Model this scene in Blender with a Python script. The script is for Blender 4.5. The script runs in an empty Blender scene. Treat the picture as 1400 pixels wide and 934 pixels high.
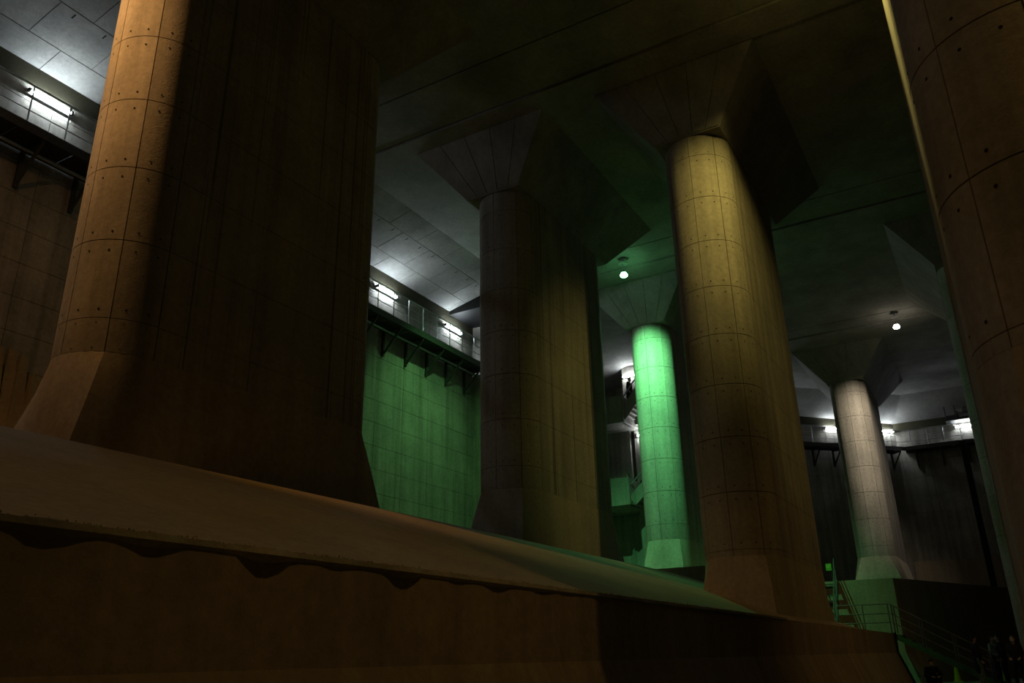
import bpy, bmesh, math, random
from mathutils import Vector, Matrix
R = math.radians
S = bpy.context.scene
C = S.collection
random.seed(7)

# ------------------------------------------------------------------ camera, world, exposure
H = 1.22                                   # eye height above the floor, metres
A_ = Vector((0.50197253, 0.30381093, 0.80976694))     # hall long axis (X) in camera axes (right, down, forward)
B_ = Vector((-0.86470236, 0.19545713, 0.46269464))    # hall cross axis (Y)
U_ = Vector((-0.01770304, -0.93246739, 0.36082014))   # up (Z)
cam = bpy.data.objects.new('camera', bpy.data.cameras.new('camera'))
C.objects.link(cam)
right = Vector((A_.x, B_.x, U_.x)); down = Vector((A_.y, B_.y, U_.y)); fwd = Vector((A_.z, B_.z, U_.z))
m = Matrix((right, -down, -fwd)).transposed().to_4x4()
m.translation = (0, 0, H)
cam.matrix_world = m
cam.data.sensor_width = 36.0
cam.data.lens = 36.0 * 1121 / 1400
cam.data.clip_start = 0.05
cam.data.clip_end = 400
S.camera = cam
w = bpy.data.worlds.new('world'); S.world = w
w.use_nodes = True
w.node_tree.nodes['Background'].inputs[0].default_value = (0.02, 0.012, 0.005, 1)
w.node_tree.nodes['Background'].inputs[1].default_value = 0.0
S.view_settings.view_transform = 'Standard'
S.view_settings.look = 'None'
S.view_settings.gamma = 1.0
S.view_settings.use_curve_mapping = False
S.view_settings.exposure = 0.0

# heights above the floor
ZC = 16.64 + H       # ceiling
ZT = 14.75 + H       # pillar shaft top
ZP = 4.14            # upper plateau
ZL = 1.92            # weir ledge
WL = 20.9            # left wall plane (Y)
XE = 63.7            # end wall plane (X)
CH = 68.5            # corner wall: X + Y

# ------------------------------------------------------------------ materials
MATS = {}
def nodes(name, rough=0.8, spec=0.3, metal=0.0):
    mt = bpy.data.materials.new(name); mt.use_nodes = True
    nt = mt.node_tree; b = nt.nodes['Principled BSDF']
    b.inputs['Roughness'].default_value = rough
    b.inputs['Specular IOR Level'].default_value = spec
    b.inputs['Metallic'].default_value = metal
    MATS[name] = mt
    return mt, nt, b
def nn(nt, t, **k):
    n = nt.nodes.new(t)
    for a, v in k.items(): setattr(n, a, v)
    return n
def noise(nt, vec, scale, detail=4, rough=0.6):
    n = nn(nt, 'ShaderNodeTexNoise')
    n.inputs['Scale'].default_value = scale; n.inputs['Detail'].default_value = detail; n.inputs['Roughness'].default_value = rough
    nt.links.new(vec, n.inputs['Vector'])
    return n.outputs['Fac']
def ramp(nt, fac, stops):
    r = nn(nt, 'ShaderNodeValToRGB')
    e = r.color_ramp.elements
    e[0].position, e[0].color = stops[0][0], (*stops[0][1], 1)
    e[1].position, e[1].color = stops[-1][0], (*stops[-1][1], 1)
    for p, c in stops[1:-1]:
        x = e.new(p); x.color = (*c, 1)
    nt.links.new(fac, r.inputs['Fac'])
    return r.outputs['Color']
def mul(nt, a, b, fac=1.0):
    x = nn(nt, 'ShaderNodeMix', data_type='RGBA', blend_type='MULTIPLY')
    x.inputs[0].default_value = fac
    nt.links.new(a, x.inputs[6]); nt.links.new(b, x.inputs[7])
    return x.outputs[2]
def concrete(name, col, rough=0.85, stain=0.45, streak=0.5, boards=0.0, bump=0.25, spec=0.25):
    mt, nt, b = nodes(name, rough, spec)
    g = nn(nt, 'ShaderNodeNewGeometry')
    pos = g.outputs['Position']
    def scaled(s):
        mp = nn(nt, 'ShaderNodeMapping'); mp.inputs['Scale'].default_value = s
        nt.links.new(pos, mp.inputs['Vector']); return mp.outputs['Vector']
    lo = lambda v: (1 - v, 1 - v, 1 - v)
    big = ramp(nt, noise(nt, pos, 0.55, 5), [(0.3, lo(stain)), (0.65, (1.05, 1.03, 1.0))])
    st = ramp(nt, noise(nt, scaled((2.2, 2.2, 0.12)), 1.0, 5, 0.65), [(0.32, lo(streak)), (0.6, (1, 1, 1))])
    fine = ramp(nt, noise(nt, pos, 9.0, 6, 0.75), [(0.28, lo(0.28)), (0.7, (1.1, 1.09, 1.07))])
    base = nn(nt, 'ShaderNodeRGB'); base.outputs[0].default_value = (*col, 1)
    c = mul(nt, mul(nt, mul(nt, base.outputs[0], big), st), fine)
    h = noise(nt, pos, 22.0, 4, 0.7)
    if boards:
        bl = ramp(nt, noise(nt, scaled((14, 14, 0.07)), 1.0, 1, 0.4), [(0.30, lo(boards)), (0.36, (1, 1, 1)), (1.0, (1, 1, 1))])
        c = mul(nt, c, bl)
    nt.links.new(c, b.inputs['Base Color'])
    bp = nn(nt, 'ShaderNodeBump'); bp.inputs['Strength'].default_value = bump; bp.inputs['Distance'].default_value = 0.02
    nt.links.new(h, bp.inputs['Height']); nt.links.new(bp.outputs[0], b.inputs['Normal'])
    return mt
def plain(name, col, rough=0.6, metal=0.0, spec=0.3, var=0.25):
    mt, nt, b = nodes(name, rough, spec, metal)
    g = nn(nt, 'ShaderNodeNewGeometry')
    f = ramp(nt, noise(nt, g.outputs['Position'], 12.0, 3), [(0.3, tuple(x * (1 - var) for x in col)), (0.7, tuple(min(1, x * (1 + var * 0.5)) for x in col))])
    nt.links.new(f, b.inputs['Base Color'])
    return mt
def glow(name, col, strength):
    mt, nt, b = nodes(name)
    b.inputs['Base Color'].default_value = (0.8, 0.8, 0.8, 1)
    b.inputs['Emission Color'].default_value = (*col, 1)
    b.inputs['Emission Strength'].default_value = strength
    return mt
M_SHAFT = concrete('pillar_concrete', (0.44, 0.41, 0.36), stain=0.25, streak=0.3, boards=0.0)
M_FLAT = concrete('board_formed_concrete', (0.42, 0.39, 0.34), stain=0.25, streak=0.3, boards=0.5)
M_BASE = concrete('base_concrete', (0.45, 0.40, 0.33), stain=0.2, streak=0.2)
M_JOINT = concrete('joint_concrete', (0.2, 0.185, 0.16), stain=0.2, streak=0.2)  # darker concrete for joint fill and the cores behind panels
M_CAP = concrete('capital_concrete', (0.36, 0.35, 0.33), stain=0.35, streak=0.2)
M_CEIL = concrete('ceiling_concrete', (0.37, 0.37, 0.36), stain=0.4, streak=0.1)
M_WALL = concrete('wall_concrete', (0.40, 0.38, 0.34), stain=0.35, streak=0.45)
M_WEIR = concrete('weir_concrete', (0.40, 0.33, 0.25), stain=0.2, streak=0.25)
M_SLOPE = concrete('silted_slope', (0.36, 0.30, 0.19), stain=0.2, streak=0.0, bump=0.5)
M_FLOOR = concrete('floor_concrete', (0.26, 0.23, 0.18), rough=0.45, stain=0.4, streak=0.0)
M_RUBBLE = concrete('ledge_rubble', (0.55, 0.52, 0.47), stain=0.6, streak=0.2, bump=0.9)
M_BAND = plain('olive_shade_band', (0.065, 0.06, 0.035), 0.85)  # dark olive stands in for shade on the wall above the tubes
M_TUBE_FAR = glow('far_fluorescent_tube_glow', (0.86, 0.94, 1.0), 120.0)
M_DARK = plain('dark_hole', (0.015, 0.013, 0.01), 0.9)
M_STEEL = plain('galvanised_steel', (0.42, 0.43, 0.44), 0.45, 0.7)
M_RAIL = plain('weathered_steel', (0.17, 0.17, 0.16), 0.55, 0.5)
M_DECK = plain('dark_walkway_steel', (0.08, 0.08, 0.075), 0.6, 0.4)
M_GREENPAINT = plain('green_painted_steel', (0.06, 0.16, 0.07), 0.5)
M_WHITE = plain('white_enamel', (0.75, 0.75, 0.72), 0.4)
M_TUBE = glow('fluorescent_tube_glow', (0.80, 0.92, 1.0), 160.0)
M_YELLOW = plain('yellow_plastic', (0.40, 0.33, 0.02), 0.5)
M_BLACKP = plain('black_rubber_and_shade', (0.01, 0.01, 0.01), 0.6)

# ------------------------------------------------------------------ mesh helpers
def mesh_data(name, verts, faces, mats, smooth=None, mi=None):
    me = bpy.data.meshes.new(name)
    me.from_pydata([tuple(v) for v in verts], [], faces)
    for q in (mats if isinstance(mats, (list, tuple)) else [mats]): me.materials.append(q)
    if mi: me.polygons.foreach_set('material_index', mi)
    bm = bmesh.new(); bm.from_mesh(me); bmesh.ops.recalc_face_normals(bm, faces=bm.faces); bm.to_mesh(me); bm.free()
    if smooth is not None:
        me.polygons.foreach_set('use_smooth', [True] * len(me.polygons))
        me.set_sharp_from_angle(angle=R(smooth))
    return me
def link(name, me, parent=None, loc=(0, 0, 0), rot=(0, 0, 0), scale=(1, 1, 1)):
    o = bpy.data.objects.new(name, me); C.objects.link(o)
    o.location = loc; o.rotation_euler = rot; o.scale = scale
    if parent: o.parent = parent
    return o
def empty(name, loc, rz=0, parent=None):
    o = bpy.data.objects.new(name, None); C.objects.link(o)
    o.location = loc; o.rotation_euler = (0, 0, rz); o.empty_display_size = 0.2
    if parent: o.parent = parent
    return o
def tag(o, label=None, cat=None, group=None, kind=None):
    if label: o['label'] = label
    if cat: o['category'] = cat
    if group: o['group'] = group
    if kind: o['kind'] = kind
    return o
class MB:
    """collects solids, then becomes one mesh"""
    def __init__(s): s.v = []; s.f = []; s.mi = []
    def add(s, v, f, k=0):
        n = len(s.v); s.v += [tuple(x) for x in v]; s.f += [tuple(n + i for i in q) for q in f]; s.mi += [k] * len(f); return s
    def box(s, x0, x1, y0, y1, z0, z1, k=0):
        return s.add([(x0, y0, z0), (x1, y0, z0), (x1, y1, z0), (x0, y1, z0), (x0, y0, z1), (x1, y0, z1), (x1, y1, z1), (x0, y1, z1)],
                     [(0, 3, 2, 1), (4, 5, 6, 7), (0, 1, 5, 4), (1, 2, 6, 5), (2, 3, 7, 6), (3, 0, 4, 7)], k)
    def prism(s, poly, z0, z1, k=0):
        n = len(poly)
        v = [(x, y, z0) for x, y in poly] + [(x, y, z1) for x, y in poly]
        return s.add(v, [tuple(range(n))[::-1], tuple(range(n, 2 * n))] + [(i, (i + 1) % n, n + (i + 1) % n, n + i) for i in range(n)], k)
    def extrude_x(s, prof, x0, x1, k=0):           # prof in (y, z)
        n = len(prof)
        v = [(x0, y, z) for y, z in prof] + [(x1, y, z) for y, z in prof]
        return s.add(v, [tuple(range(n))[::-1], tuple(range(n, 2 * n))] + [(i, (i + 1) % n, n + (i + 1) % n, n + i) for i in range(n)], k)
    def bar(s, p, q, r, n=8, r2=None, k=0):
        p = Vector(p); q = Vector(q); d = (q - p).normalized()
        u = d.cross(Vector((0, 0, 1)) if abs(d.z) < 0.95 else Vector((1, 0, 0))).normalized(); t = d.cross(u)
        r2 = r if r2 is None else r2
        v = [p + (u * math.cos(2 * math.pi * i / n) + t * math.sin(2 * math.pi * i / n)) * r for i in range(n)]
        v += [q + (u * math.cos(2 * math.pi * i / n) + t * math.sin(2 * math.pi * i / n)) * r2 for i in range(n)]
        return s.add(v, [tuple(range(n))[::-1], tuple(range(n, 2 * n))] + [(i, (i + 1) % n, n + (i + 1) % n, n + i) for i in range(n)], k)
    def beam(s, p, q, w, h, k=0):                  # rectangular bar
        p = Vector(p); q = Vector(q); d = (q - p).normalized()
        u = d.cross(Vector((0, 0, 1)) if abs(d.z) < 0.95 else Vector((1, 0, 0))).normalized() * w / 2; t = d.cross(u).normalized() * h / 2
        v = [a + e for a in (p, q) for e in (u + t, -u + t, -u - t, u - t)]
        return s.add(v, [(3, 2, 1, 0), (4, 5, 6, 7), (0, 1, 5, 4), (1, 2, 6, 5), (2, 3, 7, 6), (3, 0, 4, 7)], k)
    def lathe(s, prof, c=(0, 0, 0), n=16, k=0):    # prof (r, z) top to bottom, closed by caps
        v = []; f = []
        for r, z in prof:
            v += [(c[0] + r * math.cos(2 * math.pi * i / n), c[1] + r * math.sin(2 * math.pi * i / n), c[2] + z) for i in range(n)]
        for j in range(len(prof) - 1):
            f += [(j * n + i, j * n + (i + 1) % n, (j + 1) * n + (i + 1) % n, (j + 1) * n + i) for i in range(n)]
        f += [tuple(range(n)), tuple(range((len(prof) - 1) * n, len(prof) * n))]
        return s.add(v, f, k)
    def data(s, name, mats, smooth=None): return mesh_data(name, s.v, s.f, mats, smooth, s.mi)
    def build(s, name, mats, parent=None, smooth=None, **k): return link(name, s.data(name, mats, smooth), parent, **k)

# ------------------------------------------------------------------ floor, plateau, weir wall
fl = MB().box(-45, 66, -45, 26, -0.4, 0.0).build('floor', M_FLOOR); tag(fl, 'dark damp concrete floor of the hall', 'floor', kind='structure')

# weir wall: vertical face at Y 4.2, battered foot down to the floor, cast in bays with open joints
weir = empty('wall_weir', (0, 4.2, 0)); tag(weir, 'low brown concrete weir wall with a battered foot', 'wall', kind='structure')
prof = [(3.78, 0.0), (4.2, 1.18), (4.2, ZL - 0.03), (4.75, ZL - 0.03), (4.75, 0.0)]
xs = [-8, 2.0, 16.02, 25.9, 37.3]
for i in range(4):
    o = MB().extrude_x([(y - 4.2, z) for y, z in prof], xs[i] + 0.02, xs[i + 1] - 0.02).build('wall_bay', M_WEIR, weir)
MB().extrude_x([(0.06, 0.0), (0.06, ZL - 0.06), (0.5, ZL - 0.06), (0.5, 0.0)], -8, 37.28).build('joint_filler', M_JOINT, weir)
# ragged lip of broken mortar and gravel along the ledge
def lip():
    rnd = random.Random(3); mb = MB(); n = 230; x0, x1 = -3.0, 18.9
    rings = []
    for i in range(n + 1):
        x = x0 + (x1 - x0) * i / n
        big = max(0.0, math.sin(x * 8.2 + 0.4) * 0.55 + math.sin(x * 4.7 + 1.0) * 0.45 + 0.1) * (1.25 if x < 4.5 else max(0.25, 1.25 - 0.25 * (x - 4.5)))
        ov = 0.02 + 0.06 * big + rnd.uniform(0, 0.006)
        dr = 0.015 + 0.02 * big
        up = 0.006 + rnd.uniform(0, 0.006)
        rings.append([(x, 0.10, ZL - 0.05), (x, 0.02, ZL - 0.05 - dr), (x, -ov, ZL - 0.02 - dr * 0.5), (x, -ov * 0.6, ZL + up), (x, 0.12, ZL + up * 0.8)])
    v = [p for r in rings for p in r]; f = []
    for i in range(n):
        for j in range(5):
            f.append((i * 5 + j, i * 5 + (j + 1) % 5, i * 5 + 5 + (j + 1) % 5, i * 5 + 5 + j))
    f += [(0, 1, 2, 3, 4), tuple(n * 5 + j for j in range(5))]
    return mb.add(v, f)
lip().build('ragged_lip', M_RUBBLE, weir)
def gravel():
    rnd = random.Random(5); mb = MB()
    for i in range(1500):
        x = rnd.uniform(-2.5, 18.9); y = abs(rnd.gauss(0, 0.07)) + 0.0; r = rnd.uniform(0.003, 0.009)
        z = ZL - 0.001 + y * 0.33
        a = rnd.uniform(0, 3); c, s = math.cos(a) * r, math.sin(a) * r
        mb.add([(x + c, y + s, z), (x - s, y + c, z), (x - c, y - s, z), (x + s, y - c, z), (x, y, z + r * 1.4), (x, y, z - r)],
               [(0, 1, 4), (1, 2, 4), (2, 3, 4), (3, 0, 4), (1, 0, 5), (2, 1, 5), (3, 2, 5), (0, 3, 5)])
    return mb
tag(gravel().build('gravel', M_RUBBLE, weir), kind='stuff')

# slope from ledge up to the plateau, with a rounded crest; cast in bays with joints
slope = empty('floor_slope', (0, 4.2, ZL)); tag(slope, 'sandy brown concrete slope rising behind the weir ledge', 'slope', kind='structure')
sp = [(0.02, -0.02), (3.2, 1.10), (5.6, 1.93), (6.0, 2.06), (6.35, 2.15), (6.7, 2.20), (7.2, 2.22), (17.0, 2.22)]
for x0, x1 in ((-12, 9.5), (9.5, 18.2), (18.2, 29.0)):
    mb = MB(); mb.extrude_x(sp + [(17.0, -1.9), (0.02, -1.9)], x0 + 0.012, x1 - 0.012)
    mb.build('slope_bay', M_SLOPE, slope, 40)
MB().extrude_x([(y, z - 0.03) for y, z in sp] + [(17.0, -1.85), (0.02, -1.85)], -11.9, 28.9).build('joint_filler', M_JOINT, slope)
# landing behind the weir end and the higher plateau beyond it
MB().box(29.0, 37.28, 4.75, 9.0, 0, ZL - 0.02).build('landing_slab', M_WEIR, weir, loc=(0, -4.2, 0))
pl = empty('floor_plateau', (45, 8, 0)); tag(pl, 'raised concrete plateau with green lit front face', 'plateau', kind='structure')
poly = [(39.4, 4.1), (51.5, -0.55), (66, -0.55), (66, 21), (29, 21), (29, 9.0), (39.4, 9.0)]
MB().prism([(x - 45, y - 8) for x, y in poly], 0, ZP).build('plateau_block', M_WEIR, pl)
d = Vector((12.1, -4.65)).normalized(); nx, ny = d.y, -d.x
mb = MB()                                     # battered foot of the slanting plateau face
p0, p1 = Vector((39.4, 4.1)), Vector((51.5, -0.55)); off = Vector((nx, ny)) * 0.42
mb.add([(p0.x - 45, p0.y - 8, 1.18), (p1.x - 45, p1.y - 8, 1.18), (p0.x + off.x - 45, p0.y + off.y - 8, 0), (p1.x + off.x - 45, p1.y + off.y - 8, 0), (p0.x - 45, p0.y - 8, 0), (p1.x - 45, p1.y - 8, 0)],
       [(0, 1, 3, 2), (0, 2, 4), (1, 5, 3), (0, 4, 5, 1), (2, 3, 5, 4)])
mb.build('battered_foot', M_WEIR, pl)
MB().bar((37.32 - 45, 4.17 - 8, ZL), (37.32 - 45, 4.17 - 8, 1.18), 0.05).bar((37.32 - 45, 4.17 - 8, 1.18), (37.32 - 45, 3.74 - 8, 0.02), 0.05).build('edge_seal', M_BLACKP, pl, 40)

# ------------------------------------------------------------------ walls with formwork panels
def panel_wall(name, label, p, q, z0, z1, pw, ph, seed, zs=None, lim=None):
    """panelled wall from p to q in plan; panels stand 2 cm proud on the right-hand side of p->q"""
    p = Vector(p); q = Vector(q); L = (q - p).length; ang = math.atan2(q.y - p.y, q.x - p.x)
    r = empty(name, (p.x, p.y, 0), ang); tag(r, label, 'wall', kind='structure')
    MB().box(-0.3, L + 0.3, 0.0, 0.6, 0, ZC + 0.3).build('wall_core', M_JOINT, r)
    me = MB().box(0.007, pw - 0.007, -0.04, 0.02, 0.007, ph - 0.007).data('wall_panel', M_WALL)
    n = int(L // pw); rows = int((z1 - z0) / ph + 0.5)
    rnd = random.Random(seed)
    for i in range(n + 1):
        wx = pw if i < n else L - n * pw
        if wx < 0.1: continue
        for j in range(rows):
            link('wall_panel', me, r, (i * pw, rnd.uniform(-0.004, 0.004), z0 + j * ph), (0, 0, 0), (wx / pw, 1, 1))
    return r
# left wall: p->q runs along +X seen from -Y, so its proud side faces the hall
wl = panel_wall('wall_left', 'tall panelled concrete wall behind the left walkway', (3.0, WL), (32.5, WL), ZP - 0.5, ZC - 0.9, 1.843, 0.945, 1)
# return wall where the left bay ends, then the wall goes on behind the pillars
wr = MB().box(32.5, 33.1, 17.6, WL + 0.6, 0, ZC + 0.2).build('wall_return', M_WALL); tag(wr, 'narrow return wall closing the left bay', 'wall', kind='structure')
wf = MB().box(33.1, 47.9, WL, WL + 0.6, 0, ZC + 0.3).build('wall_left_far', M_WALL); tag(wf, 'left wall continuing beyond the return wall', 'wall', kind='structure')
wb = MB().box(-12.0, 2.7, WL, WL + 0.6, 0, ZC + 0.3).build('wall_left_near', M_WALL); tag(wb, 'left wall running back beside the camera', 'wall', kind='structure')
wc = panel_wall('wall_corner', 'angled corner wall behind the far walkway', (CH - WL, WL), (XE, CH - XE), ZP, ZC - 2.0, 2.0, 1.2, 2)
we = panel_wall('wall_end', 'dark end wall with walkway lamps', (XE, CH - XE), (XE, -14.0), ZP, ZC - 2.0, 2.0, 1.2, 3)
MB().box(-1.4, 18, -0.35, 0.0, 0, 5.65 + H).build('wall_footing', M_WEIR, we)
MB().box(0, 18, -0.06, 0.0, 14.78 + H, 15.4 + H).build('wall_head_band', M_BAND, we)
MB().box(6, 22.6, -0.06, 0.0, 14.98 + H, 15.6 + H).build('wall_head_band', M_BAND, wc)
wk = MB().box(-45.5, -45, -45, 26, 0, ZC).build('wall_back', M_WALL); tag(wk, 'far wall behind the camera', 'wall', kind='structure')
wx = MB().box(-45, 66, -45.5, -45, 0, ZC).build('wall_right', M_WALL); tag(wx, 'far right wall of the hall', 'wall', kind='structure')

# ------------------------------------------------------------------ ceiling: slab strips across the hall with joints, haunches along walls
cl = empty('ceiling', (20, 0, ZC)); tag(cl, 'high concrete slab ceiling with joints across the hall', 'ceiling', kind='structure')
JX = [-45, -24, -10, 3.4, 5.4, 6.1, 16.88, 18.9, 19.98, 30.3, 32.0, 33.3, 44.3, 45.6, 46.9, 61.0]
for i in range(len(JX) - 1):
    drop = 0.0
    if JX[i] in (18.9, 5.4, 32.0, 45.6): drop = 0.07
    ye = 17.44
    if JX[i + 1] > 47.0: ye = None
    if ye:
        MB().box(JX[i] + 0.025 - 20, JX[i + 1] - 0.025 - 20, -45, ye, -drop, 0.5).build('ceiling_slab', M_CEIL, cl)
    else:
        MB().prism([(JX[i] + 0.025 - 20, -45), (60.9 - 20, -45), (60.9 - 20, 3.75), (47.2 - 20, 17.44), (JX[i] + 0.025 - 20, 17.44)], 0, 0.5).build('ceiling_slab', M_CEIL, cl)
MB().box(-65, 45, -45, 26, 0.1, 0.6).build('slab_core', M_JOINT, cl)
def sloped_panels(root, o, ex, ey, ez_drop, length, rows, pl_, mat, slots=True, seed=0):
    """haunch: panels laid on a plane from o (upper edge) along ex, falling by ez_drop over the sum of rows along ey"""
    o = Vector(o); ex = Vector((*ex, 0)); tot = sum(rows)
    run = Vector((ey[0], ey[1], -ez_drop / tot))
    nrm = ex.cross(run).normalized()
    if nrm.z > 0: nrm = -nrm
    rnd = random.Random(seed); t = 0
    for k, rw in enumerate(rows):
        x = -(pl_ * 0.5 if k % 2 else 0)
        while x < length - 0.05:
            xa, xb = max(0, x) + 0.012, min(length, x + pl_) - 0.012
            if xb - xa > 0.1:
                a, b_, c_, d_ = (o + ex * u + run * v for u, v in ((xa, t + 0.012), (xb, t + 0.012), (xb, t + rw - 0.012), (xa, t + rw - 0.012)))
                e = nrm * rnd.uniform(0.012, 0.02)
                mb = MB(); mb.add([a, b_, c_, d_, a + e, b_ + e, c_ + e, d_ + e], [(0, 1, 2, 3), (4, 5, 6, 7), (0, 1, 5, 4), (1, 2, 6, 5), (2, 3, 7, 6), (3, 0, 4, 7)])
                if slots and k == 1:
                    for q in (0.25, 0.75):
                        c0 = a + (b_ - a) * q + (d_ - a) * 0.12 + e * 1.3
                        u1 = (b_ - a).normalized() * 0.022; v1 = (d_ - a).normalized() * 0.085
                        mb.add([c0 - u1 - v1, c0 + u1 - v1, c0 + u1 + v1, c0 - u1 + v1], [(0, 1, 2, 3)], 1)
                mb.build('ceiling_panel', [mat, M_DARK], root)
            x += pl_
        t += rw
    return run
zl = 15.82 + H
hl = empty('ceiling_haunch_left', (0, 0, 0)); tag(hl, 'panelled sloping ceiling strip along the left wall', 'ceiling', kind='structure')
MB().add([(-12, 17.44, ZC + 0.03), (32.5, 17.44, ZC + 0.03), (32.5, WL, zl + 0.03), (-12, WL, zl + 0.03), (-12, 17.44, ZC + 0.5), (32.5, 17.44, ZC + 0.5), (32.5, WL, ZC + 0.5), (-12, WL, ZC + 0.5)],
         [(0, 1, 2, 3), (4, 5, 6, 7), (0, 1, 5, 4), (1, 2, 6, 5), (2, 3, 7, 6), (3, 0, 4, 7)]).build('haunch_core', M_JOINT, hl)
sloped_panels(hl, (4.2, 17.44, ZC + 0.02), (1, 0), (0, 1), ZC - zl, 26.2, (1.1, 1.36, 1.0), 1.85, M_CEIL, True, 4)
MB().box(30.4, 32.5, 17.0, WL, zl - 0.15, ZC).build('downstand_beam', M_BLACKP, hl)  # black colour stands for shade; the corner tube would light this beam
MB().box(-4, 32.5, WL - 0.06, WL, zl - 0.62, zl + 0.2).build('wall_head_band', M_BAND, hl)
hf = empty('ceiling_haunch_far', (0, 0, 0)); tag(hf, 'sloping ceiling strip over the far corner walkway', 'ceiling', kind='structure')
s2 = math.sqrt(0.5)
def quad_haunch(a, b_, c_, d_, nm):
    up = Vector((0, 0, 0.6))
    a, b_, c_, d_ = map(Vector, (a, b_, c_, d_))
    MB().add([a, b_, c_, d_, a + up, b_ + up, c_ + up, d_ + up], [(0, 1, 2, 3), (4, 5, 6, 7), (0, 1, 5, 4), (1, 2, 6, 5), (2, 3, 7, 6), (3, 0, 4, 7)]).build(nm, M_CEIL, hf)
z2, z3 = 15.82 + H, 15.3 + H
quad_haunch((33.1, 17.44, ZC), (47.2, 17.44, ZC), (CH - WL, WL, z2), (33.1, WL, z2), 'haunch_slab')
quad_haunch((47.2, 17.44, ZC), (60.9, 3.75, ZC), (XE, CH - XE, z3), (CH - WL, WL, z2), 'haunch_slab')
quad_haunch((60.9, 3.75, ZC), (60.9, -14.0, ZC), (XE, -14.0, z3), (XE, CH - XE, z3), 'haunch_slab')

# ------------------------------------------------------------------ pillars
RING = 1.45
N45 = 6
def arc_panel(h):
    mb = MB(); g = R(0.45)
    out = []; inn = []
    for i in range(N45 + 1):
        a = g + (R(45) - 2 * g) * i / N45
        out.append((math.cos(a), math.sin(a))); inn.append((0.95 * math.cos(a), 0.95 * math.sin(a)))
    poly = out + inn[::-1]
    n = len(poly); z0, z1 = 0.009, h - 0.009
    v = [(x, y, z0) for x, y in poly] + [(x, y, z1) for x, y in poly]
    f = [(i, (i + 1) % n, n + (i + 1) % n, n + i) for i in range(n)]
    for i in range(N45):
        j = n - 1 - i
        f += [(i, i + 1, j - 1, j), (n + i, n + j, n + j - 1, n + i + 1)]
    mb.add(v, f)
    if h > 1:
        for fa in (0.28, 0.74):
            for zz in (0.16, h - 0.2):
                a = R(45) * fa; c = Vector((math.cos(a), math.sin(a), 0)) * 1.003; c.z = zz
                t = Vector((-math.sin(a), math.cos(a), 0)); r = 0.021
                mb.add([c + t * r * math.cos(k * math.pi / 3) + Vector((0, 0, 1)) * r * math.sin(k * math.pi / 3) for k in range(6)], [tuple(range(6))], 1)
    return mb.data('cast_panel', [M_SHAFT, M_DARK], 30)
ARC = arc_panel(RING)
FLATP = MB().box(0.006, 4.994, -0.05, 0.0, 0.006, RING - 0.006).data('cast_panel', M_FLAT)
def square_ends(e, side, t, n=16):
    """plan of the base: round ends going square (t = 1) and pushed out by e"""
    p = []
    for c, s0, sg in ((0.0, 90, -1), (5.0, -90, 1)):
        for i in range(n + 1):
            a = R(s0) + math.pi * i / n; x, y = math.cos(a), math.sin(a); k = 1 + (1 / max(abs(x), abs(y)) - 1) * t
            p.append((c + x * k * (1 + e), y * k * (1 + side)))
    return p
def stadium(e=0.0, r=1.0, n=16, side=0.0):
    p = []
    for i in range(n + 1):
        a = R(90) + math.pi * i / n; p.append((r * math.cos(a) - e, (r + side) * math.sin(a)))
    for i in range(n + 1):
        a = R(-90) + math.pi * i / n; p.append((5 + r * math.cos(a) + e, (r + side) * math.sin(a)))
    return p
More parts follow.
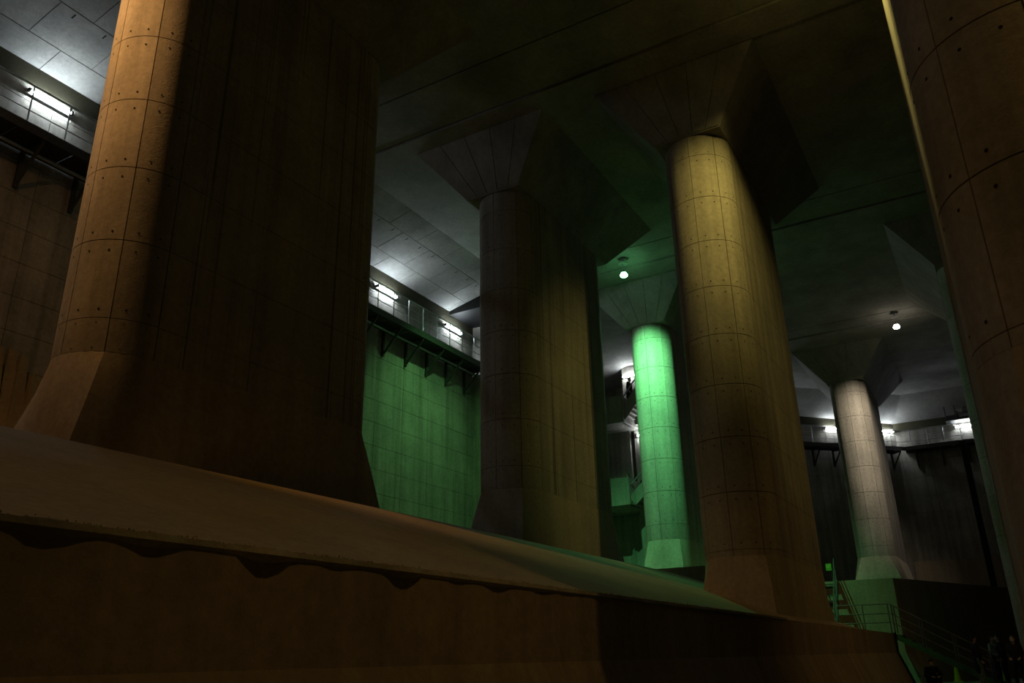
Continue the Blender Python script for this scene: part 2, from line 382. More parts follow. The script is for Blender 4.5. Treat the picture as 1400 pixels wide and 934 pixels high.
def pillar(a, b, zb, zf, label, e=0.3, cap=True, side=0.0, zbot=None):
    r = empty('concrete_pillar', (a, b, zb)); tag(r, label, 'pillar', 'pillars of the underground hall')
    z0 = zf - zb; zt = ZT - zb
    MB().prism(stadium(r=0.965), z0 - 0.05, zt + 0.02).build('shaft_core', M_JOINT, r, 30)
    # base: ends splay outwards to the ground
    top, bot = stadium(), square_ends(e, side, 1.0); n = len(top)
    mid = square_ends(e * 0.45, side * 0.5, 0.5)
    v = [(x, y, z0) for x, y in top] + [(x, y, z0 * 0.5) for x, y in mid] + [(x, y, -0.25) for x, y in bot]
    f = [(j * n + i, j * n + (i + 1) % n, (j + 1) * n + (i + 1) % n, (j + 1) * n + i) for j in range(2) for i in range(n)]
    f += [tuple(range(n)), tuple(range(2 * n, 3 * n))]
    MB().add(v, f).build('splayed_base', M_BASE, r, 22)
    # panels ring by ring, from the top down
    zs = [zt, zt - 0.7]
    while zs[-1] - RING > z0 + 0.15: zs.append(zs[-1] - RING)
    zs.append(z0)
    for i in range(len(zs) - 1):
        hi, lo = zs[i], zs[i + 1]; sc = (hi - lo) / RING
        for k in range(4):
            link('cast_panel', ARC, r, (0, 0, lo), (0, 0, R(90 + 45 * k)), (1, 1, sc))
            link('cast_panel', ARC, r, (5, 0, lo), (0, 0, R(-90 + 45 * k)), (1, 1, sc))
        link('cast_panel', FLATP, r, (0, 1.0, lo), (0, 0, 0), (1, 1, sc))
        link('cast_panel', FLATP, r, (5, -1.0, lo), (0, 0, math.pi), (1, 1, sc))
    # capital: four-sided frustum up to the slab, front face cast in strips
    zc = ZC - zb
    lo = [(-1.02, -1.02), (6.02, -1.02), (6.02, 1.02), (-1.02, 1.02)]
    hi = [(-2.05, -2.52), (7.6, -2.52), (7.6, 2.52), (-2.05, 2.52)]
    c = MB()
    c.add([(x, y, zt) for x, y in lo] + [(x, y, zc) for x, y in hi], [(0, 1, 2, 3), (7, 6, 5, 4)] + [(i, (i + 1) % 4, 4 + (i + 1) % 4, 4 + i) for i in range(4)])
    co = c.build('capital', M_CAP, r)
    for k in range(5):
        t0, t1 = k / 5, (k + 1) / 5
        L = lambda q, s: q[0] + (q[1] - q[0]) * s
        y0, y1, y2, y3 = L((-1.02, 1.02), t0) + 0.01, L((-1.02, 1.02), t1) - 0.01, L((-2.52, 2.52), t1) - 0.012, L((-2.52, 2.52), t0) + 0.012
        dx = -0.02
        v = [(-1.05, y0, zt + 0.05), (-1.05, y1, zt + 0.05), (-2.03, y2, zc - 0.03), (-2.03, y3, zc - 0.03)]
        v2 = [(x + dx, y, z - 0.012) for x, y, z in v]
        MB().add(v + v2, [(0, 1, 2, 3), (4, 5, 6, 7), (0, 1, 5, 4), (1, 2, 6, 5), (2, 3, 7, 6), (3, 0, 4, 7)]).build('capital_strip', M_CAP, co)
    return r
P1 = pillar(8.2, 12.6, ZP, 4.76 + H, 'huge brown pillar filling the left, its upper front lit orange')
P2 = pillar(21.7, 12.45, ZP, 4.68 + H, 'dark pillar beside the green lit wall bay')
PG = pillar(35.6, 12.5, ZP, 4.70 + H, 'bright green floodlit pillar beside the stair tower')
P3 = pillar(22.05, 5.75, ZL + 0.05, 2.3 + H, 'yellowish pillar standing at the end of the rubble ledge', e=0.45)
P4 = pillar(50.0, 5.8, ZP, 4.8 + H, 'pale pillar with white lamps behind it on the far plateau', e=0.4, side=0.45)
P5 = pillar(8.2, -1.13, 0.0, 2.3 + H, 'near dark brown pillar cut off by the right picture edge')
P6 = pillar(36.0, -1.05, 0.0, 2.3 + H, 'narrow green lit pillar glimpsed behind the near right pillar')
# ------------------------------------------------------------------ lamps
def glowmat(name, col, s): return MATS.get(name) or glow(name, col, s)
def spot(loc, target, col, power, size, blend, rad=0.09):
    l = bpy.data.lights.new('lamp_beam', 'SPOT'); l.energy = power; l.color = col; l.spot_size = R(size); l.spot_blend = blend; l.shadow_soft_size = rad
    o = bpy.data.objects.new('lamp_beam', l); C.objects.link(o); o.location = loc
    o.rotation_euler = (Vector(target) - Vector(loc)).to_track_quat('-Z', 'Y').to_euler()
    return o
def pendant(a, b, label, col, omni, beam=None, zdrop=0.75):
    r = empty('pendant_lamp', (a, b, ZC)); tag(r, label, 'lamp', 'pendant lamps under the slab')
    MB().lathe([(0.16, 0.0), (0.16, -0.05), (0.05, -0.06)]).build('ceiling_plate', M_STEEL, r, 40)
    MB().lathe([(0.05, -0.22), (0.2, -0.24), (0.2, -0.27), (0.05, -0.29)]).build('gear_ring', M_STEEL, r, 40)
    MB().bar((0, 0, -0.06), (0, 0, -0.24), 0.02).build('stem', M_STEEL, r, 40)
    MB().bar((-0.07, 0, -0.28), (-0.07, 0, -zdrop + 0.13), 0.012).build('hanger', M_STEEL, r, 40)
    MB().bar((0.07, 0, -0.28), (0.07, 0, -zdrop + 0.13), 0.012).build('hanger', M_STEEL, r, 40)
    MB().lathe([(0.05, -zdrop + 0.16), (0.09, -zdrop + 0.13), (0.13, -zdrop + 0.05)]).build('socket', M_STEEL, r, 40)
    gm = glow('bulb_glow', col, omni)
    MB().lathe([(0.05, -zdrop + 0.06), (0.12, -zdrop + 0.03), (0.17, -zdrop - 0.05), (0.15, -zdrop - 0.12), (0.06, -zdrop - 0.15)]).build('bulb', gm, r, 60)
    if beam:
        tgt, power, size, blend = beam
        o = spot((0, 0, 0), (0, 0, -1), col, power, size, blend)
        o.parent = r; o.location = (0, 0, -zdrop - 0.2)
        o.rotation_euler = (Vector(tgt) - Vector((a, b, ZC - zdrop - 0.2))).to_track_quat('-Z', 'Y').to_euler()
    return r
ORANGE = (1.0, 0.50, 0.16); YELLOW = (1.0, 0.78, 0.20); WARM = (1.0, 0.87, 0.68); GREEN = (0.20, 1.0, 0.35); SODIUM = (1.0, 0.60, 0.16)
gl = pendant(31.15, 12.0, 'glowing green pendant lamp above the green pillar', GREEN, 24, ((35.0, 12.6, 11.6), 6000, 78, 1.0))
o = spot((0, 0, -0.95), (9.0, -10.5, -14.5), GREEN, 60, 76, 0.7); o.parent = gl  # beam added to tint the plateau face and far pillars green
o = spot((0, 0, -0.95), (-10.4, -5.8, -14.6), GREEN, 1300, 42, 0.9); o.parent = gl          # added spot beam, throws green back onto the slope

pendant(44.6, 2.3, 'small white pendant lamp before the far pale pillar', WARM, 26, ((49.5, 5.6, 12.0), 2700, 62, 1.0))
yl = pendant(17.2, 1.7, 'yellow pendant lamp just above the top picture edge', YELLOW, 22, ((21.4, 4.8, 13.2), 1550, 58, 1.0))
o = spot((0, 0, -0.95), (-8.8, -1.9, -8.6), YELLOW, 6500, 28, 1.0); o.parent = yl        # extra beam added to light the edge of the near right pillar
ol = pendant(3.6, 13.1, 'orange pendant lamp lighting the huge left pillar', ORANGE, 40, ((7.4, 13.4, 12.6), 3000, 62, 1.0))
o = spot((0, 0, -0.95), (2.0, -5.8, -15.0), ORANGE, 240, 76, 0.8); o.parent = ol           # added beam that brightens the slope below
o = spot((0, 0, -0.95), (6.5, 7.8, -9.5), ORANGE, 420, 60, 1.0); o.parent = ol           # another added beam, to brighten the left wall
pendant(26.6, 16.2, 'green pendant lamp hidden behind the dark pillar', (0.28, 1.0, 0.30), 3, ((29.8, WL, 2.5), 1300, 96, 1.0))
for x, y, tg, pw, sz, lb in ((5.2, -6.0, (6.8, 3.0, 0), 680, 52, 'sodium pendant lamp right of the camera'), (19.5, -9.5, (27.5, 2.2, 0), 900, 62, 'sodium pendant lamp beyond the near right pillar'),
                         (-9.0, -3.0, (7.3, -2.3, 5.5), 560, 34, 'sodium pendant lamp behind the camera')):
    pendant(x, y, lb, SODIUM, 3, (tg, pw, sz, 1.0))

# ------------------------------------------------------------------ fluorescent lamps on the walls
def tube_lamp(loc, rz, L, label, tm=None):
    """lamp box on a wall; local X along the wall, -Y towards the hall"""
    r = empty('fluorescent_lamp', loc, rz); tag(r, label, 'lamp', 'fluorescent lamps along the walkways')
    MB().box(-L / 2 - 0.05, L / 2 + 0.05, -0.07, 0.0, -0.06, 0.06).build('housing', M_WHITE, r)
    MB().bar((-L / 2, -0.13, 0.0), (L / 2, -0.13, 0.0), 0.035).build('tube', tm or M_TUBE, r, 50)
    for s in (-1, 1):
        MB().box(s * L / 2 - 0.03, s * L / 2 + 0.03, -0.18, -0.05, -0.05, 0.05).build('end_cap', M_BLACKP, r)
zt_ = 14.95 + H
tube_lamp((10.2, WL - 0.045, zt_), 0, 1.25, 'fluorescent lamp on the wall left of the huge pillar')
tube_lamp((25.45, WL - 0.045, zt_), 0, 1.4, 'fluorescent lamp above the green wall, nearer one')
tube_lamp((30.6, WL - 0.045, zt_), 0, 1.4, 'fluorescent lamp above the green wall, by the corner')
tube_lamp((4.6, WL - 0.045, zt_), 0, 1.3, 'fluorescent lamp on the left wall outside the picture')
ca = math.atan2(-1, 1)
for q, lb in ((60.1, 'fluorescent lamp on the corner wall left of the pale pillar'), (63.05, 'fluorescent lamp on the corner wall right of the pale pillar'), (56.0, 'fluorescent lamp on the corner wall hidden behind pillars')):
    tube_lamp((q - 0.028, CH - q - 0.028, 14.72 + H), ca, 1.45, lb, M_TUBE_FAR)
tube_lamp((XE - 0.042, 0.2, 14.5 + H), -math.pi / 2, 1.4, 'fluorescent lamp under the machine on the end wall', M_TUBE_FAR)

# ------------------------------------------------------------------ walkways on brackets
def walkway(name, label, p, q, z, width, posts, brackets, first=0.0, parent=None, conduit=True):
    """deck from p to q along the outer edge; the wall lies on the left of p->q"""
    p = Vector(p); q = Vector(q); L = (q - p).length; ang = math.atan2(q.y - p.y, q.x - p.x)
    r = empty(name, (p.x, p.y, z), ang, parent)
    if not parent: tag(r, label, 'walkway', 'walkways along the walls')
    nb = max(1, int(L / 1.5))
    for i in range(nb):
        MB().box(L * i / nb + 0.01, L * (i + 1) / nb - 0.01, 0.06, width, -0.06, -0.02).build('deck_plate', M_DECK, r)
    MB().box(0, L, -0.03, 0.03, -0.17, 0.1).build('edge_channel', M_DECK, r)
    MB().box(0, L, width - 0.08, width - 0.02, -0.17, -0.06).build('wall_channel', M_DECK, r)
    t = first
    while t < L:
        MB().bar((t, 0, 0.0), (t, 0, 1.2), 0.022).build('railing_post', M_STEEL, r, 40); t += posts
    for h_, rr in ((1.22, 0.026), (0.82, 0.016), (0.45, 0.016)):
        MB().bar((0, 0, h_), (L, 0, h_), rr).build('rail', M_STEEL, r, 40)
    t = brackets * 0.4
    while t < L:
        b = MB()
        b.beam((t, 0.05, -0.2), (t, width, -0.2), 0.09, 0.1).beam((t, width - 0.06, -0.15), (t, width - 0.06, -1.3), 0.1, 0.1)
        b.beam((t, 0.08, -0.24), (t, width - 0.06, -1.22), 0.07, 0.07)
        b.build('bracket', M_DECK, r); t += brackets
    if conduit:
        MB().bar((0, width * 0.55, -0.34), (L, width * 0.55, -0.34), 0.05).build('conduit', M_STEEL, r, 40)
    return r
zw = 13.26 + H
walkway('walkway', 'steel walkway with pipe railing on the left wall', (4.5, 19.8), (32.4, 19.8), zw, WL - 19.8 - 0.05, 1.035, 1.56, 0.62)
oc = 1.15 * math.sqrt(2)
r_ = empty('walkway', (57.0, 9.9, zw)); tag(r_, 'bent steel walkway running round the far corner', 'walkway', 'walkways along the walls')
def sub(p, q, f):
    o = walkway('walkway_run', '', (p[0] - 57.0, p[1] - 9.9), (q[0] - 57.0, q[1] - 9.9), 0, 1.05, 1.05, 1.6, f, r_, False)
XA = XE - 1.1
YA = CH - oc - XA
sub((CH - oc - 14.0, 14.0), (XA, YA), 0.2)
sub((XA, YA), (XA, -8.0), 0.5)

# machine alcove on the end wall
r = empty('hoist_machine', (XE - 0.6, 0.4, 14.9 + H)); tag(r, 'small hoist machine on a bracket deck high on the end wall', 'machine')
MB().box(-0.5, 0.55, -1.6, 1.0, -0.12, 0.0).build('deck', M_DECK, r)
MB().box(0.45, 0.55, 0.35, 0.95, 0.0, 1.35).build('side_panel', M_DECK, r)
for y in (-1.5, 0.3, 0.92): MB().bar((-0.45, y, 0), (-0.45, y, 1.2), 0.03).build('frame_post', M_DECK, r, 40)
MB().box(-0.3, 0.3, -0.9, 0.1, 0.12, 0.3).build('bed', M_STEEL, r)
for y in (-0.75, 0.0): MB().beam((0, y, 0), (0, y, 0.3), 0.3, 0.08).build('stand', M_DECK, r)
MB().bar((0, -0.9, 0.62), (0, -0.15, 0.62), 0.24, 14).build('drum', M_STEEL, r, 40)
MB().bar((0, -0.15, 0.62), (0, 0.25, 0.62), 0.14, 12).build('motor', M_WHITE, r, 40)
MB().bar((-0.1, 0.2, 0.62), (-0.2, 0.2, 0.1), 0.04).build('hose', M_BLACKP, r, 40)

# dark upright strip standing beside the narrow green pillar
r = MB().beam((0, 0, 0), (0, 0, 8.3), 0.32, 0.18).beam((-0.05, 0.09, 0), (-0.05, 0.09, 8.3), 0.06, 0.3).build('black_upright', M_BLACKP, loc=(53.0, 0.55, ZP)); tag(r, 'tall black upright strip left of the narrow green pillar', 'rail')

# ------------------------------------------------------------------ stair tower at the far left corner
st = empty('stair_tower', (43.0, 17.25, ZP)); tag(st, 'concrete stair tower with two landings behind the green pillar', 'staircase')
def tb(name, x0, x1, y0, y1, z0, z1, mat=M_WALL): return MB().box(x0 - 43, x1 - 43, y0 - 17.25, y1 - 17.25, z0 - ZP, z1 - ZP).build(name, mat, st)
tb('landing_parapet', 43.0, 43.18, 17.25, WL - 0.05, 12.65 + H, 14.25 + H)
tb('landing_side', 43.18, 46.2, 17.25, 17.43, 12.75 + H, 14.2 + H)
tb('landing_slab', 43.18, 47.0, 17.43, WL - 0.05, 12.68 + H, 12.9 + H)
tb('landing_parapet', 43.0, 43.18, 17.2, WL - 0.05, 7.9 + H, 9.45 + H)
tb('landing_side', 43.18, 46.2, 17.2, 17.38, 8.0 + H, 9.4 + H)
tb('landing_slab', 43.18, 47.0, 17.38, WL - 0.05, 7.92 + H, 8.12 + H)
tb('core_wall', 46.6, 46.9, 17.5, WL - 0.1, ZP, 7.9 + H)
tb('core_wall', 45.2, 45.5, 17.8, WL - 0.6, 8.12 + H, 12.68 + H)
tb('side_wall', 45.3, 45.6, 15.0, 17.55, ZP, 12.9 + H)
tb('back_wall', 44.8, 45.1, 15.0, 17.88, 12.9 + H, ZC - 0.05)
tb('back_wall', 46.8, 47.1, 17.88, 20.4, 12.9 + H, 16.0 + H)
def flight(x0, y0, z0, dy, n, wid=1.2, rise=0.18, run=0.28):
    fr = empty('stair_flight', (x0 - 43, y0 - 17.25, z0 - ZP), 0, st)
    s = 1 if dy > 0 else -1
    for i in range(n):
        MB().box(0, wid, min(s * i * run, s * (i + 1) * run), max(s * i * run, s * (i + 1) * run), i * rise - 0.2, (i + 1) * rise).build('step', M_WALL, fr)
    MB().beam((-0.04, 0, 0.95), (-0.04, s * n * run, 0.95 + n * rise), 0.05, 0.07).build('handrail', M_STEEL, fr)
    MB().beam((-0.03, 0, -0.02), (-0.03, s * n * run, n * rise - 0.02), 0.06, 0.62).build('stringer', M_WALL, fr)
flight(43.3, 17.6, 12.9 + H, -1, 11, 1.2, 0.2, 0.17)
flight(43.3, 17.15, 8.12 + H, -1, 12, 1.2, 0.2, 0.22)
tube_lamp((44.8, 17.25, 15.95 + H), -math.pi / 2, 1.1, 'fluorescent lamp over the top of the stair tower', M_TUBE_FAR)
tube_lamp((45.3, 16.9, 12.3 + H), -math.pi / 2, 0.9, 'small lamp between the stair tower landings', M_TUBE_FAR)

# ------------------------------------------------------------------ steel steps and railings at the weir end
r = empty('steel_steps', (37.35, 4.2, 0)); tag(r, 'steel steps with green stringers going down from the ledge end', 'staircase')
n = 10
for k in (0, 1.1):
    MB().beam((k, 0.0, ZL - 0.12), (k, -3.3, -0.02), 0.05, 0.2).build('stringer', M_GREENPAINT, r)
for i in range(n):
    t = (i + 0.5) / n
    MB().box(0.03, 1.07, -3.3 * t - 0.14, -3.3 * t + 0.14, ZL * (1 - t) - 0.05, ZL * (1 - t) - 0.01).build('tread', M_DECK, r)
for t in (0.02, 0.3, 0.62, 0.95):
    MB().bar((0, -3.3 * t, ZL * (1 - t)), (0, -3.3 * t, ZL * (1 - t) + 1.08), 0.024).build('railing_post', M_RAIL, r, 40)
    MB().bar((0, -3.3 * t - 0.09, ZL * (1 - t)), (0, -3.3 * t - 0.09, ZL * (1 - t) + 1.03), 0.024).build('railing_post', M_RAIL, r, 40)
for h_ in (1.08, 0.72, 0.38):
    MB().bar((0, 0, ZL + h_), (0, -3.3, h_), 0.022).build('rail', M_RAIL, r, 40)
r = empty('landing_railing', (37.22, 4.25, ZL)); tag(r, 'pipe railing across the end of the ledge landing', 'railing')
for y in (0, 0.95, 1.9): MB().bar((0, y, -0.02), (0, y, 1.08), 0.024).build('railing_post', M_RAIL, r, 40)
for h_ in (1.08, 0.72, 0.38): MB().bar((0, -0.02, h_), (0, 1.95, h_), 0.022).build('rail', M_RAIL, r, 40)
r = empty('steel_ladder_stair', (37.5, 6.35, ZL)); tag(r, 'steep pipe-railed steel stair up to the plateau beside the pillar', 'staircase')
for y in (0, 0.8):
    MB().beam((0, y, 0), (1.85, y, ZP - ZL), 0.06, 0.2).build('stringer', M_DECK, r)
    for h_ in (0.95, 0.5): MB().bar((0, y, h_), (1.85, y, ZP - ZL + h_), 0.025).build('rail', M_RAIL, r, 40)
    for t in (0.05, 0.5, 0.97): MB().bar((1.85 * t, y, 2.2 * t), (1.85 * t, y, 2.2 * t + 0.95), 0.022).build('railing_post', M_RAIL, r, 40)
for i in range(9):
    MB().box(1.85 * (i + 0.5) / 9 - 0.1, 1.85 * (i + 0.5) / 9 + 0.1, 0.03, 0.77, (ZP - ZL) * (i + 0.5) / 9 - 0.03, (ZP - ZL) * (i + 0.5) / 9).build('tread', M_DECK, r)
sg = MB().box(-0.015, 0.015, -0.12, 0.12, -0.15, 0.15).build('safety_sign', plain('green_sign', (0.16, 0.42, 0.05), 0.5), loc=(39.3, 6.6, ZP + 0.6)); tag(sg, 'small bright green safety sign on the stair rail', 'sign')
MB().box(-0.02, -0.016, -0.085, 0.085, -0.04, 0.1).build('sign_panel', plain('pale_sign_green', (0.3, 0.55, 0.1), 0.5), sg)

# traffic cones near the foot of the steps
def cone(x, y, label):
    r = empty('traffic_cone', (x, y, 0)); tag(r, label, 'cone', 'yellow cones at the steps')
    MB().box(-0.19, 0.19, -0.19, 0.19, 0, 0.04).build('foot', M_YELLOW, r)
    MB().lathe([(0.035, 0.72), (0.06, 0.62), (0.15, 0.04)], n=14).build('body', M_YELLOW, r, 40)
cone(40.6, 2.44, 'yellow cone beside the lower steps, left one')
cone(42.5, 0.80, 'yellow cone behind the standing group')

# ragged upright slabs against the left wall
def slab(x, y, z, w_, h_, seed, label):
    rnd = random.Random(seed); n_ = 9; front = []; back = []
    for i in range(n_ + 1):
        t = i / n_; zz = h_ * t
        ww = w_ * (1 + 0.12 * math.sin(t * 9 + seed)) * (1.0 if t < 0.8 else 1.0 - 1.6 * (t - 0.8))
        cx = 0.04 * math.sin(t * 6 + seed * 2)
        front.append(((cx - ww / 2, -0.08 - 0.03 * math.sin(t * 11), zz + rnd.uniform(0, 0.1) * (i == n_)), (cx + ww / 2, -0.08 + 0.03 * math.sin(t * 8), zz - rnd.uniform(0, 0.12) * (i == n_))))
        back.append(((cx - ww / 2, 0.09, zz), (cx + ww / 2, 0.09, zz)))
    v = [p for i in range(n_ + 1) for p in (*front[i], back[i][1], back[i][0])]
    f = [(4 * i + k, 4 * i + (k + 1) % 4, 4 * i + 4 + (k + 1) % 4, 4 * i + 4 + k) for i in range(n_) for k in range(4)] + [(0, 1, 2, 3), tuple(4 * n_ + k for k in range(4))]
    o = MB().add(v, f).build('broken_slab', M_SLOPE, loc=(x, y, z), rot=(-0.03, 0, rnd.uniform(-0.25, 0.25))); tag(o, label, 'slab', 'broken slabs by the left wall')
slab(10.05, 20.45, ZP, 0.5, 4.55, 1, 'ragged upright brown slab cut by the left picture edge')
slab(10.55, 20.5, ZP, 0.3, 4.6, 2, 'thinnest ragged brown slab left of the huge pillar')
slab(10.87, 20.42, ZP, 0.34, 4.5, 3, 'blunt ragged brown slab between two others by the wall')
slab(11.2, 20.3, ZP, 0.42, 4.05, 5, 'shorter ragged brown slab nearest the huge pillar')

# ------------------------------------------------------------------ people
SKIN = plain('skin', (0.42, 0.27, 0.19), 0.6); HAIR = plain('dark_hair', (0.012, 0.010, 0.009), 0.5)
CLOTH = {'black': plain('black_cloth', (0.012, 0.012, 0.014), 0.9), 'navy': plain('navy_cloth', (0.014, 0.016, 0.026), 0.9), 'grey': plain('light_grey_cloth', (0.34, 0.37, 0.38), 0.9),
         'olive': plain('olive_cloth', (0.14, 0.16, 0.11), 0.9), 'dark': plain('dark_cloth', (0.022, 0.021, 0.022), 0.9), 'white': plain('white_cloth', (0.62, 0.62, 0.6), 0.9)}
def capsule(mb, p, q, r0, r1, n=10):
    p = Vector(p); q = Vector(q); d = (q - p); L = d.length; d = d.normalized() if L > 1e-5 else Vector((0, 0, 1))
    u = d.cross(Vector((0, 1, 0)) if abs(d.y) < 0.9 else Vector((1, 0, 0))).normalized(); t = d.cross(u)
    rings = [(-0.95 * r0, 0.25 * r0), (-0.7 * r0, 0.72 * r0), (0, r0), (L, r1), (L + 0.7 * r1, 0.72 * r1), (L + 0.95 * r1, 0.25 * r1)]
    v = [p + d * z + (u * math.cos(2 * math.pi * i / n) + t * math.sin(2 * math.pi * i / n)) * rr for z, rr in rings for i in range(n)]
    f = [(j * n + i, j * n + (i + 1) % n, (j + 1) * n + (i + 1) % n, (j + 1) * n + i) for j in range(5) for i in range(n)]
    f += [tuple(range(n))[::-1], tuple(range(5 * n, 6 * n))]
    mb.add(v, f)
def ellipsoid(mb, c, r, n=12, m_=8):
    v = [(c[0] + r[0] * math.sin(math.pi * j / m_) * math.cos(2 * math.pi * i / n), c[1] + r[1] * math.sin(math.pi * j / m_) * math.sin(2 * math.pi * i / n), c[2] + r[2] * math.cos(math.pi * j / m_)) for j in range(1, m_) for i in range(n)]
    k = len(v); v += [(c[0], c[1], c[2] + r[2]), (c[0], c[1], c[2] - r[2])]
    f = [(j * n + i, j * n + (i + 1) % n, (j + 1) * n + (i + 1) % n, (j + 1) * n + i) for j in range(m_ - 2) for i in range(n)]
    f += [(k, i, (i + 1) % n) for i in range(n)] + [(k + 1, (m_ - 2) * n + (i + 1) % n, (m_ - 2) * n + i) for i in range(n)]
    mb.add(v, f)
def remesh(o, vox):
    md = o.modifiers.new('join', 'REMESH'); md.mode = 'VOXEL'; md.voxel_size = vox; md.use_smooth_shade = True
    s = o.modifiers.new('soft', 'SMOOTH'); s.iterations = 3; s.factor = 0.5
    return o
def person(loc, rz, label, top='black', legs='dark', pose='stand', long_coat=False, bag=None, mask=False, hair=HAIR, scale=1.0, shorts=False, lean=0.0):
    """figure facing local +X, standing 1.70 m tall; Y is left"""
    r = empty('person', loc, rz); r.scale = (scale,) * 3; tag(r, label, 'person', 'visitors in the hall')
    J = {}
    if pose == 'sit':
        hip = Vector((0, 0, 0.16)); lean_ = 0.42
    elif pose == 'climb':
        hip = Vector((0, 0, 0.93)); lean_ = 0.14
    else:
        hip = Vector((0, 0, 0.92)); lean_ = lean
    up = Vector((math.sin(lean_), 0, math.cos(lean_)))
    chest = hip + up * 0.36; neck = hip + up * 0.56; fw = Vector((math.cos(lean_), 0, -math.sin(lean_)))
    hl_ = lean_ * 0.5 + (0.25 if pose == 'sit' else 0.05)
    hup = Vector((math.sin(hl_), 0, math.cos(hl_))); head = neck + hup * 0.17
    legsJ = []; arms = []
    for s in (-1, 1):
        h0 = hip + Vector((0, s * 0.095, 0))
        if pose == 'sit':
            kn = h0 + Vector((0.34, s * 0.12, 0.24)); an = kn + Vector((0.05, -s * 0.05, -0.34)); toe = an + Vector((0.16, s * 0.03, -0.03))
        elif pose == 'climb':
            if s > 0: kn = h0 + Vector((0.24, 0, -0.34)); an = kn + Vector((-0.02, 0, -0.40)); toe = an + Vector((0.16, 0, -0.04))
            else: kn = h0 + Vector((0.04, 0, -0.43)); an = kn + Vector((-0.14, 0, -0.40)); toe = an + Vector((0.15, 0, -0.05))
        else:
            kn = h0 + Vector((0.03, s * 0.02, -0.43)); an = kn + Vector((-0.04, s * 0.015, -0.41)); toe = an + Vector((0.17, s * 0.04, -0.045))
        legsJ.append((h0, kn, an, toe))
        sh = neck + Vector((0, s * 0.175, 0)) - up * 0.06
        if pose == 'sit': el = sh + Vector((0.10, s * 0.10, -0.25)); wr = el + Vector((0.22, -s * 0.15, -0.03))
        elif pose == 'carry' or bag: el = sh + Vector((0.0, s * 0.06, -0.29)); wr = el + Vector((0.20, -s * 0.08, -0.10))
        else: el = sh + Vector((-0.03, s * 0.07, -0.29)); wr = el + Vector((0.10, -s * 0.01, -0.23))
        arms.append((sh, el, wr, s))
    b = MB()
    capsule(b, hip, hip + up * 0.16, 0.125, 0.115); capsule(b, hip + up * 0.16, chest, 0.118, 0.135)
    capsule(b, chest + Vector((0, -0.09, 0.06)), chest + Vector((0, 0.09, 0.06)), 0.10, 0.10)
    capsule(b, neck - up * 0.08, head - hup * 0.06, 0.058, 0.05)
    hc = head
    ellipsoid(b, hc, (0.094, 0.076, 0.112)); ellipsoid(b, hc + fw * 0.035 - hup * 0.06, (0.058, 0.052, 0.06))
    capsule(b, hc + fw * 0.085 + hup * 0.015, hc + fw * 0.112 - hup * 0.022, 0.012, 0.017, 6)          # nose
    ellipsoid(b, hc + fw * 0.088 - hup * 0.055, (0.012, 0.028, 0.010), 8, 6)                            # mouth
    for s in (-1, 1):
        ellipsoid(b, hc + Vector((0, s * 0.076, 0)) - hup * 0.005, (0.022, 0.011, 0.032), 8, 6)          # ears
        ellipsoid(b, hc + fw * 0.083 + Vector((0, s * 0.033, 0)) + hup * 0.02, (0.013, 0.016, 0.012), 8, 6)   # eyes
    for h0, kn, an, toe in legsJ:
        capsule(b, h0, kn, 0.088, 0.058); capsule(b, kn, kn + (an - kn) * 0.35, 0.058, 0.057); capsule(b, kn + (an - kn) * 0.35, an, 0.057, 0.038); capsule(b, an, toe, 0.042, 0.034)
    for sh, el, wr, s in arms:
        capsule(b, sh, el, 0.052, 0.042); capsule(b, el, wr, 0.042, 0.029)
        d_ = (wr - el).normalized(); palm = wr + d_ * 0.045
        sd = d_.cross(Vector((0, 0, 1))).normalized() if abs(d_.z) < 0.9 else Vector((1, 0, 0))
        cu = sd.cross(d_).normalized()
        capsule(b, wr + d_ * 0.015 - sd * 0.02, palm + d_ * 0.03 - sd * 0.022, 0.019, 0.018, 8); capsule(b, wr + d_ * 0.015 + sd * 0.02, palm + d_ * 0.03 + sd * 0.022, 0.019, 0.018, 8)
        for k, ln in enumerate((0.052, 0.062, 0.066, 0.058)):
            f0 = palm + d_ * 0.035 + sd * (k - 1.5) * 0.021; f1 = f0 + d_ * ln * 0.55 - cu * 0.008; f2 = f1 + d_ * ln * 0.38 - cu * 0.026
            capsule(b, f0, f1, 0.0095, 0.009, 6); capsule(b, f1, f2, 0.009, 0.008, 6)
        t0 = wr + d_ * 0.03 - sd * s * 0.03; t1 = t0 + d_ * 0.035 - sd * s * 0.028; capsule(b, t0, t1, 0.0115, 0.0105, 6); capsule(b, t1, t1 + d_ * 0.03 - cu * 0.01, 0.0105, 0.009, 6)
    body = remesh(b.build('body', SKIN, r, 60), 0.0085)
    # clothing
    j = MB()
    capsule(j, hip + up * (0.0 if not long_coat else -0.02), chest, 0.148, 0.165); capsule(j, chest + Vector((0, -0.1, 0.07)), chest + Vector((0, 0.1, 0.07)), 0.115, 0.115)
    capsule(j, neck - up * 0.07, neck - up * 0.03, 0.085, 0.07)
    if long_coat: capsule(j, hip + up * 0.02, hip - Vector((0, 0, 0.34)), 0.16, 0.185)
    for sh, el, wr, s in arms:
        capsule(j, sh, el, 0.075, 0.063); capsule(j, el, el + (wr - el) * 0.9, 0.062, 0.047)
    remesh(j.build('jacket', CLOTH[top], r, 60), 0.014)
    t = MB(); capsule(t, hip + Vector((0, -0.05, 0)), hip + Vector((0, 0.05, 0)), 0.125, 0.125)
    for h0, kn, an, toe in legsJ:
        capsule(t, h0, kn, 0.105, 0.078)
        if not shorts: capsule(t, kn, kn + (an - kn) * 0.92, 0.078, 0.066)
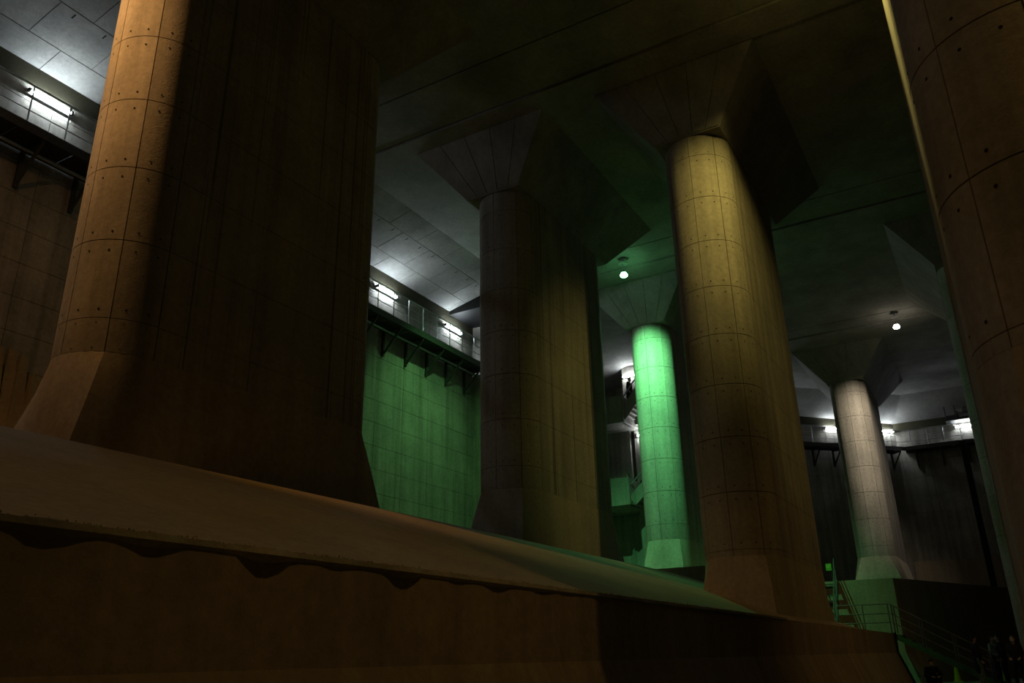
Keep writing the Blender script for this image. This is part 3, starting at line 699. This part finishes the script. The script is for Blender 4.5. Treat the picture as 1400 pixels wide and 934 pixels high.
    remesh(t.build('trousers', CLOTH[legs], r, 60), 0.013)
    for h0, kn, an, toe in legsJ:
        s = MB(); capsule(s, an - Vector((0.02, 0, 0.02)), toe - Vector((0, 0, 0.005)), 0.053, 0.045); capsule(s, an + Vector((0, 0, 0.02)), an, 0.05, 0.053)
        remesh(s.build('shoe', CLOTH['dark'], r, 60), 0.012)
    h = MB(); ellipsoid(h, hc - fw * 0.022 + hup * 0.028, (0.098, 0.086, 0.105)); ellipsoid(h, hc - fw * 0.055 - hup * 0.02, (0.06, 0.078, 0.085))
    h.build('hair', hair, r, 60)
    if mask:
        k = MB(); ellipsoid(k, hc + fw * 0.055 - hup * 0.05, (0.066, 0.064, 0.052)); k.build('face_mask', CLOTH['white'], r, 60)
    if bag:
        k = MB(); k.box(0.20, 0.34, -0.14, 0.14, 0.88, 1.1); k.build('bag', CLOTH[bag], r)
    return r
person((36.5, 1.40, 0), R(-75), 'standing person in long dark jacket and pale trousers at the step foot', 'navy', 'olive', long_coat=True, lean=-0.08, scale=0.97)
person((39.0, 0.92, 0), R(-120), 'person in light grey top carrying a pale bag', 'grey', 'dark', bag='white', scale=0.98)
person((38.2, 0.62, 0), R(100), 'person in black coat turned towards the grey-topped one', 'black', 'black', lean=0.1, scale=1.0)
person((33.7, 0.17, 0), R(170), 'person with white face mask at the right picture edge', 'dark', 'black', pose='carry', mask=True, scale=0.93)
person((36.2, 3.05, 0), R(200), 'person in dark clothes sitting on the floor, head bowed', 'black', 'black', 'sit', mask=True)
person((43.75, 17.08, 13.72 + H), R(-100), 'dark figure climbing the top of the stair tower', 'black', 'black', 'climb', long_coat=True)
person((44.1, 17.66, 8.12 + H), R(150), 'bulky dark figure standing on the lower stair landing', 'black', 'black', long_coat=True)
person((44.7, 16.95, 8.12 + H), R(160), 'slim dark figure behind the lower landing wall', 'dark', 'black', scale=0.95)
person((43.6, 19.0, 8.12 + H), R(190), 'small figure at the far left of the lower landing', 'grey', 'dark', scale=0.92)
